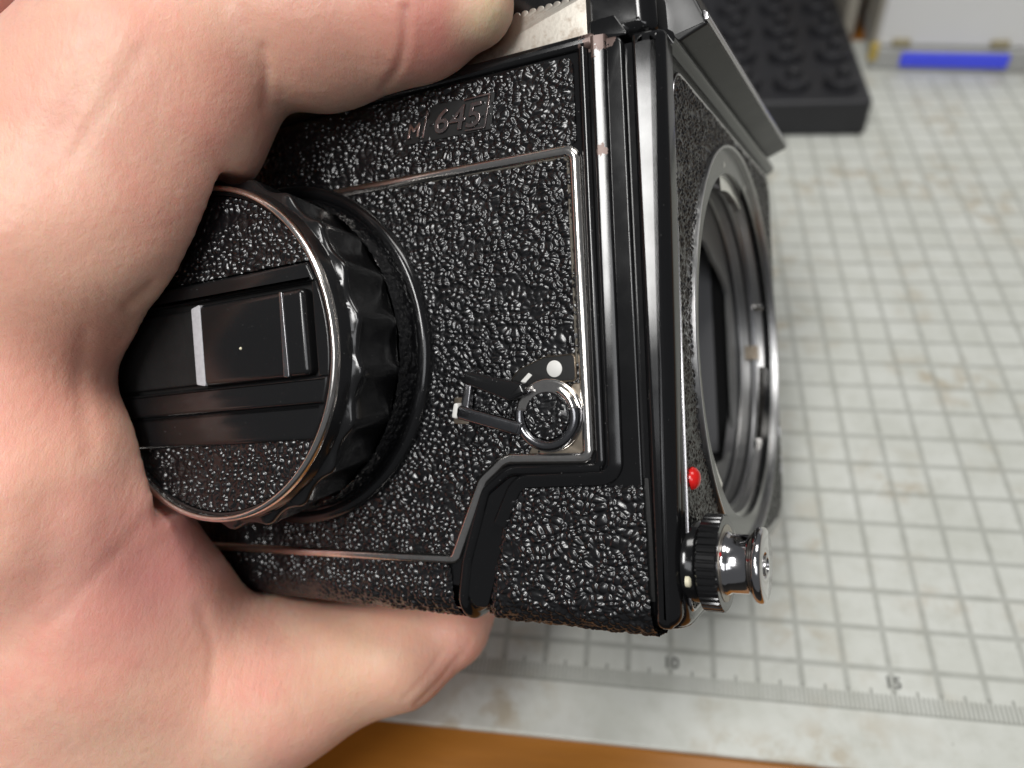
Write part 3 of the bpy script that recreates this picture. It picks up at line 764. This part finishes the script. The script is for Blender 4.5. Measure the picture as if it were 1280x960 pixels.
# ---- finder on top
fh = slab('finder_housing', fillet([(-62, 43.8), (-0.9, 43.8), (-1.2, 51), (-13, 76), (-62, 76)], [1, 2, 3, 6, 6], 6), -86, -2.6, 2.6, PAINT, K, seg=6)
slab('finder_step', fillet([(-22, 43.9), (-4.6, 43.9), (-6.6, 47.2), (-22, 47.2)], [0, .3, .3, 0], 3), -4, -1.7, 0.2, PAINT, fh)
fg = slab('finder_front_ledge', fillet([(-1.5, 43.8), (4.9, 46.2), (4.7, 47.2), (-1.7, 62), (-4, 62), (-4, 44.6)], [0.2, 0.3, 0.3, 0.4, 0.2, 0.2], 4), -86.5, -10, 0.5, FINDER, fh)
slab('ledge_edge', fillet([(4.5, 46.6), (5.25, 46.7), (5.1, 47.7), (4.2, 48.6)], 0.2, 3), -86.9, -9.7, 0.1, CHROME_K, fg)
# scalloped silver dial at the top of the winder side
tops = []
xs = np.linspace(-36, -10.5, 20)
for i in range(len(xs) - 1):
    cx, rr = (xs[i] + xs[i + 1]) / 2, (xs[1] - xs[0]) / 2
    for k in range(7):
        a = math.pi - math.pi * k / 6; tops.append((cx + rr * math.cos(a) * 0.96, 50.6 + 0.55 * math.sin(a)))
dial = np.array([(-10.5, 43.9), *[t for t in tops[::-1]], (-36, 43.9)])
slab('shutter_dial', dial, -2.7, -0.9, 0.12, STEEL, K)

# ================================================================== the hand (one continuous surface, built from a field)
BX = RM @ MB                                               # body axes in photo axes
OC = RM @ (OB - np.array(CAM_POS)) * 100                   # body origin, photo axes, centimetres
def pc(px, py, d): return np.array([(px - 640) / FPX * d, (py - 480) / FPX * d, d], np.float32)
H = 0.105
x0, x1, y0, y1, z0, z1 = -21.0, 4.2, -8.6, 13.0, 8.8, 21.0
gx, gy, gz = np.arange(x0, x1, H, dtype=np.float32), np.arange(y0, y1, H, dtype=np.float32), np.arange(z0, z1, H, dtype=np.float32)
GX, GY, GZ = np.meshgrid(gx, gy, gz, indexing='ij')
field = np.full(GX.shape, 9.0, np.float32)
def cone(a, b, ra, rb):
    ba = b - a; L = float(ba @ ba) + 1e-9
    px_, py_, pz_ = GX - a[0], GY - a[1], GZ - a[2]
    t = np.clip((px_ * ba[0] + py_ * ba[1] + pz_ * ba[2]) / L, 0, 1)
    return np.sqrt((px_ - t * ba[0]) ** 2 + (py_ - t * ba[1]) ** 2 + (pz_ - t * ba[2]) ** 2) - (ra + (rb - ra) * t)
def smin(a, b, k):
    h = np.clip(0.5 + 0.5 * (b - a) / k, 0, 1); return b + (a - b) * h - k * h * (1 - h)
def add(p, q, rp, rq, k=0.5):                              # pixel, pixel, depth (cm); radii in pixels at that depth
    global field
    a, b = pc(*p), pc(*q)
    field = smin(field, cone(a, b, rp * p[2] / FPX, rq * q[2] / FPX), k)
# thumb over the top
add((592, 8, 11.75), (520, 14, 12.0), 52, 84, 0.05)
add((520, 14, 12.0), (486, 18, 12.2), 84, 86, 0.2)
add((470, 20, 12.3), (400, 24, 12.5), 92, 106, 0.12)
add((400, 24, 12.5), (320, 20, 12.6), 106, 104, 0.3)
add((320, 18, 12.6), (230, 40, 12.7), 104, 120, 0.3)
# ball of the thumb
add((195, 92, 12.5), (75, 288, 12.5), 143, 128, 0.42)
add((200, 96, 12.6), (0, 195, 12.6), 128, 118, 0.6)
add((75, 288, 12.5), (10, 480, 13.2), 128, 112, 0.5)
add((222, 160, 12.45), (150, 272, 12.45), 102, 104, 0.5)
# web between thumb and first finger
add((160, 388, 12.9), (138, 425, 13.0), 26, 22, 0.18)
add((10, 480, 13.0), (40, 610, 12.9), 112, 118, 0.6)
add((40, 600, 12.9), (136, 772, 13.9), 118, 126, 0.9)
add((105, 560, 12.9), (222, 722, 13.9), 44, 34, 0.7)
add((174, 640, 13.2), (236, 712, 13.9), 27, 26, 0.8)
# first finger passing under the camera
add((126, 790, 14.5), (330, 858, 15.1), 132, 104, 0.9)
add((330, 856, 15.1), (495, 818, 15.2), 102, 64, 0.5)
add((495, 818, 15.2), (564, 784, 15.3), 62, 42, 0.4)
add((564, 784, 15.3), (600, 746, 15.8), 42, 28, 0.35)
# palm, heel of the hand, wrist
add((-120, 250, 13.6), (-150, 620, 14.6), 190, 210, 1.2)
add((-40, 760, 14.6), (180, 940, 15.4), 190, 150, 1.2)
add((-150, 620, 14.8), (0, 900, 15.4), 210, 200, 1.2)
add((-140, 560, 15.0), (-560, 720, 16.0), 240, 230, 1.5)
add((-560, 720, 16.0), (-1180, 860, 17.2), 230, 220, 1.0)
add((-70, -35, 13.6), (60, -90, 14.2), 118, 105, 0.12)       # knuckle beyond the thumb, upper left
add((-70, -35, 13.6), (-150, 120, 14.0), 118, 150, 0.5)
# the other three fingers, curled under the camera bottom behind the first
def bp(u, v, w): return (BX @ np.array([u, v, w]) / 10 + OC).astype(np.float32)
for (w_, r_, L_) in ((-31, 0.80, -62), (-48, 0.76, -70), (-63, 0.64, -78)):
    field = smin(field, cone(bp(-104, -55, w_ + 8), bp(-86, -52.4, w_), r_ + 0.12, r_), 0.35)
    field = smin(field, cone(bp(-86, -52.4, w_), bp(L_, -50.8, w_), r_, r_ * 0.82), 0.25)
# soft flesh gives way where it presses on the camera
PU = ((GX - OC[0]) * BX[0, 0] + (GY - OC[1]) * BX[1, 0] + (GZ - OC[2]) * BX[2, 0]) * 10
PV = ((GX - OC[0]) * BX[0, 1] + (GY - OC[1]) * BX[1, 1] + (GZ - OC[2]) * BX[2, 1]) * 10
PW = ((GX - OC[0]) * BX[0, 2] + (GY - OC[1]) * BX[1, 2] + (GZ - OC[2]) * BX[2, 2]) * 10
def boxd(u0, u1, v0, v1, w0, w1, r):
    qx = np.abs(PU - (u0 + u1) / 2) - (u1 - u0) / 2 + r; qy = np.abs(PV - (v0 + v1) / 2) - (v1 - v0) / 2 + r; qz = np.abs(PW - (w0 + w1) / 2) - (w1 - w0) / 2 + r
    return (np.sqrt(np.maximum(qx, 0) ** 2 + np.maximum(qy, 0) ** 2 + np.maximum(qz, 0) ** 2) + np.minimum(np.maximum(qx, np.maximum(qy, qz)), 0) - r) / 10
sol = boxd(-100.6, 1, BV - 0.6, 45.2, -92, 1.0, 4.5)
kr = np.hypot(PU - KC[0], PV - KC[1])
sol = np.minimum(sol, np.maximum(kr - 28.8, np.abs(PW - 8) - 12.6) / 10)
sol = np.minimum(sol, boxd(-38, -10, 43, 52, -20, -0.6, 0.5))
sol = np.minimum(sol, boxd(-63, 0, 43, 77, -87, -2.3, 2))
h_ = np.clip(0.5 - 0.5 * (-sol - field) / -0.12 * -1, 0, 1)
def smax(a, b, k): return -smin(-a, -b, k)
field = smax(field, -sol + 0.01, 0.10)
del GX, GY, GZ, PU, PV, PW, sol, kr

def surface_nets(f, org, h):
    s = f < 0; nx, ny, nz = f.shape
    cnt = np.zeros((nx - 1, ny - 1, nz - 1), np.int8)
    for dx in (0, 1):
        for dy in (0, 1):
            for dz in (0, 1): cnt += s[dx:nx - 1 + dx, dy:ny - 1 + dy, dz:nz - 1 + dz]
    act = (cnt > 0) & (cnt < 8); I = np.argwhere(act); idm = np.full(act.shape, -1, np.int64); idm[act] = np.arange(len(I))
    acc = np.zeros((len(I), 3)); num = np.zeros(len(I)); ijk = I
    corners = [(a, b, c) for a in (0, 1) for b in (0, 1) for c in (0, 1)]
    for c0 in corners:
        for ax in range(3):
            if c0[ax]: continue
            c1 = list(c0); c1[ax] = 1
            v0 = f[ijk[:, 0] + c0[0], ijk[:, 1] + c0[1], ijk[:, 2] + c0[2]]; v1 = f[ijk[:, 0] + c1[0], ijk[:, 1] + c1[1], ijk[:, 2] + c1[2]]
            m = (v0 < 0) != (v1 < 0); t = np.where(m, v0 / np.where(m, v0 - v1, 1), 0)
            p = np.repeat(np.array([c0], float), len(I), 0); p[:, ax] += t
            acc += p * m[:, None]; num += m
    P = (ijk + acc / num[:, None]) * h + np.array(org)
    Q = []
    for ax in range(3):
        sl0 = [slice(None)] * 3; sl1 = [slice(None)] * 3; sl0[ax] = slice(0, -1); sl1[ax] = slice(1, None)
        a, b = s[tuple(sl0)], s[tuple(sl1)]; E = np.argwhere(a != b)
        o1, o2 = [(1, 2), (2, 0), (0, 1)][ax]
        ok = (E[:, o1] > 0) & (E[:, o2] > 0) & (E[:, o1] < f.shape[o1] - 1) & (E[:, o2] < f.shape[o2] - 1); E = E[ok]
        def g(d1, d2):
            e = E.copy(); e[:, o1] -= d1; e[:, o2] -= d2; return idm[e[:, 0], e[:, 1], e[:, 2]]
        q = np.stack([g(1, 1), g(0, 1), g(0, 0), g(1, 0)], 1)
        flip = ~a[tuple(E.T)]; q[flip] = q[flip][:, ::-1]; Q.append(q)
    return P, np.concatenate(Q)
HP, HQ = surface_nets(field, (x0, y0, z0), H)
# relax a little, then creases and folds pressed into the skin
ed = np.concatenate([HQ[:, [0, 1]], HQ[:, [1, 2]], HQ[:, [2, 3]], HQ[:, [3, 0]]]); deg = np.bincount(ed.ravel(), minlength=len(HP))[:, None]
def lap(P):
    A = np.zeros_like(P); np.add.at(A, ed[:, 0], P[ed[:, 1]]); np.add.at(A, ed[:, 1], P[ed[:, 0]]); return A / np.maximum(deg, 1)
for _ in range(3): HP = HP * 0.5 + lap(HP) * 0.5
def vnormals(P):
    n = np.cross(P[HQ[:, 2]] - P[HQ[:, 0]], P[HQ[:, 3]] - P[HQ[:, 1]]); N = np.zeros_like(P)
    for k in range(4): np.add.at(N, HQ[:, k], n)
    return N / (np.linalg.norm(N, axis=1)[:, None] + 1e-12)
# one finer level so the folds have room
def refine(P, Q):
    e = np.sort(np.concatenate([Q[:, [0, 1]], Q[:, [1, 2]], Q[:, [2, 3]], Q[:, [3, 0]]]), 1); ue, inv = np.unique(e, axis=0, return_inverse=True); inv = inv.ravel()
    n = len(Q); em = (P[ue[:, 0]] + P[ue[:, 1]]) / 2; fm = P[Q].mean(1); V = np.vstack([P, em, fm]); oe = len(P); of = oe + len(em)
    i = [inv[k * n:(k + 1) * n] + oe for k in range(4)]; c = np.arange(n) + of
    return V, np.concatenate([np.stack([Q[:, 0], i[0], c, i[3]], 1), np.stack([i[0], Q[:, 1], i[1], c], 1), np.stack([c, i[1], Q[:, 2], i[2]], 1), np.stack([i[3], c, i[2], Q[:, 3]], 1)])
HP, HQ = refine(HP, HQ)
ed = np.concatenate([HQ[:, [0, 1]], HQ[:, [1, 2]], HQ[:, [2, 3]], HQ[:, [3, 0]]]); deg = np.bincount(ed.ravel(), minlength=len(HP))[:, None]
for _ in range(2): HP = HP * 0.5 + lap(HP) * 0.5
HN = vnormals(HP)
if (HN[:, 2] * 0 + ((HP - HP.mean(0)) * HN).sum(1)).mean() < 0: HQ = HQ[:, ::-1]; HN = -HN
def crease(pts, depth_mm, sig_mm, bulge=0.0):
    """pts = (px, py) polyline seen on the near side of the skin"""
    global HP
    px = HP[:, 0] / HP[:, 2] * FPX + 640; py = HP[:, 1] / HP[:, 2] * FPX + 480
    front = HN[:, 2] < 0.25
    d = np.full(len(HP), 1e9)
    for (a, b) in zip(pts[:-1], pts[1:]):
        a, b = np.array(a, float), np.array(b, float); ba = b - a
        t = np.clip(((px - a[0]) * ba[0] + (py - a[1]) * ba[1]) / (ba @ ba), 0, 1)
        d = np.minimum(d, np.hypot(px - a[0] - t * ba[0], py - a[1] - t * ba[1]))
    d = d * HP[:, 2] / FPX * 10
    g = np.exp(-(d / sig_mm) ** 2) * depth_mm - bulge * np.exp(-((d - sig_mm * 2.2) / sig_mm / 1.2) ** 2)
    HP = HP - HN * (np.where(front, g, 0) / 10)[:, None]
crease([(506, 10), (506, 55), (498, 85), (478, 112)], 0.30, 0.6, 0.10)
crease([(330, 60), (334, 95), (331, 135)], 0.30, 0.8)
crease([(190, 358), (160, 384)], 0.4, 1.0)
crease([(105, 420), (100, 480), (112, 560)], 0.25, 1.6)
crease([(120, 40), (100, 110), (60, 190)], 0.18, 1.8)
crease([(180, 60), (120, 150), (90, 200)], 0.16, 1.3)
crease([(572, 820), (548, 850), (520, 880)], 0.22, 0.5, 0.05)
crease([(556, 808), (530, 845), (506, 870)], 0.15, 0.5)
crease([(588, 800), (566, 838)], 0.15, 0.5)
crease([(250, 760), (268, 810), (262, 870)], 0.22, 1.2)
crease([(60, 640), (60, 720), (20, 800)], 0.9, 5.0)
crease([(190, 640), (150, 690), (60, 780)], 0.18, 1.3)
nz_ = sum(vnoise(HP[:, i] * s + 40, HP[:, j] * s + 40, 60 + i) - 0.5 for i, j, s in ((0, 1, 1.1), (1, 2, 1.3), (2, 0, 1.2)))
HP = HP + HN * (nz_ * 0.035)[:, None]
HR = (RM.T @ (HP * 0.01).T).T + np.array(CAM_POS)

def m_skin():
    t = NT('skin'); co = t.coord()
    big = t.noise(28, 4, 0.55, co); mid = t.noise(95, 5, 0.6, co); fine = t.noise(520, 4, 0.6, co)
    c = t.mix(t.ramp(big, 0.35, 0.65), (0.90, 0.565, 0.415), (0.88, 0.435, 0.34))
    c = t.mix(t.math('MULTIPLY', t.ramp(mid, 0.48, 0.75), 0.55), c, (0.92, 0.66, 0.49))
    c = t.mix(t.math('MULTIPLY', t.ramp(fine, 0.55, 0.8), 0.22), c, (0.52, 0.26, 0.20))
    def spot(p, rad, col, amt):
        d = t.n('ShaderNodeVectorMath', operation='DISTANCE'); t.l(co, d.inputs[0]); d.inputs[1].default_value = p
        f = t.math('SUBTRACT', 1.0, t.ramp(d.outputs['Value'], rad * 0.2, rad)); f = t.math('MULTIPLY', f, t.math('MULTIPLY_ADD', mid, amt, amt * 0.5))
        return f, col
    # flushed pink where the skin is pressed or stretched, pale at the loaded thumb tip
    for (px, py, d, rad, col, amt) in ((555, 60, .110, .016, (0.66, 0.23, 0.20), 0.8), (400, 40, .114, .020, (0.68, 0.30, 0.24), 0.5), (200, 690, .128, .022, (0.66, 0.27, 0.25), 0.75),
                                  (60, 440, .122, .02, (0.69, 0.31, 0.23), 0.5), (560, 850, .146, .014, (0.66, 0.31, 0.25), 0.5), (625, 30, .112, .0085, (0.80, 0.62, 0.42), 1.2), (450, 830, .14, .018, (0.74, 0.52, 0.34), 0.5),
                                  (15, 15, .125, .03, (0.62, 0.31, 0.27), 0.7)):
        f, cc = spot(tuple(room_of_pixel(px, py, d) - np.array(HROOT)), rad, col, amt)
        c = t.mix(t.math('MINIMUM', f, 1.0), c, cc)
    v = t.n('ShaderNodeTexVoronoi'); v.feature = 'DISTANCE_TO_EDGE'; v.inputs['Scale'].default_value = 1500
    mp = t.n('ShaderNodeMapping'); mp.inputs['Scale'].default_value = (1, 0.55, 0.8); mp.inputs['Rotation'].default_value = (0.4, 0.2, 0.7); t.l(co, mp.inputs[0]); t.l(mp.outputs[0], v.inputs['Vector'])
    cell = t.math('MINIMUM', v.outputs['Distance'], 0.12)
    wr = t.noise(160, 6, 0.7, mp.outputs[0])
    n1 = t.bump(cell, 0.0004, 0.22)
    st = t.n('ShaderNodeMapping'); st.inputs['Scale'].default_value = (1.0, 0.25, 0.6); st.inputs['Rotation'].default_value = (0.3, 0.5, 0.9); t.l(co, st.inputs[0])
    ln = t.noise(900, 4, 0.7, st.outputs[0])
    n1 = t.bump(ln, 0.0005, 0.28, n1)
    n2 = t.bump(wr, 0.0009, 0.30, n1)
    t.set(color=c, rough=t.math('MULTIPLY_ADD', fine, 0.30, 0.28), normal=n2, sss=0.8, sss_r=(1.0, 0.33, 0.18), sss_s=0.0028, spec=0.45)
    t.b.subsurface_method = 'RANDOM_WALK'
    return t.m
HROOT = tuple(room_of_pixel(60, 700, 0.14))
hand = link('hand', (HR - np.array(HROOT)), [tuple(q) for q in HQ.tolist()], m_skin(), None, None, local=False)
hand.location = HROOT
hand['label'] = "bare left hand gripping the black camera, thumb over its top and fingers underneath"; hand['category'] = 'hand'

S.cycles.use_denoising = True
S.cycles.max_bounces = 8
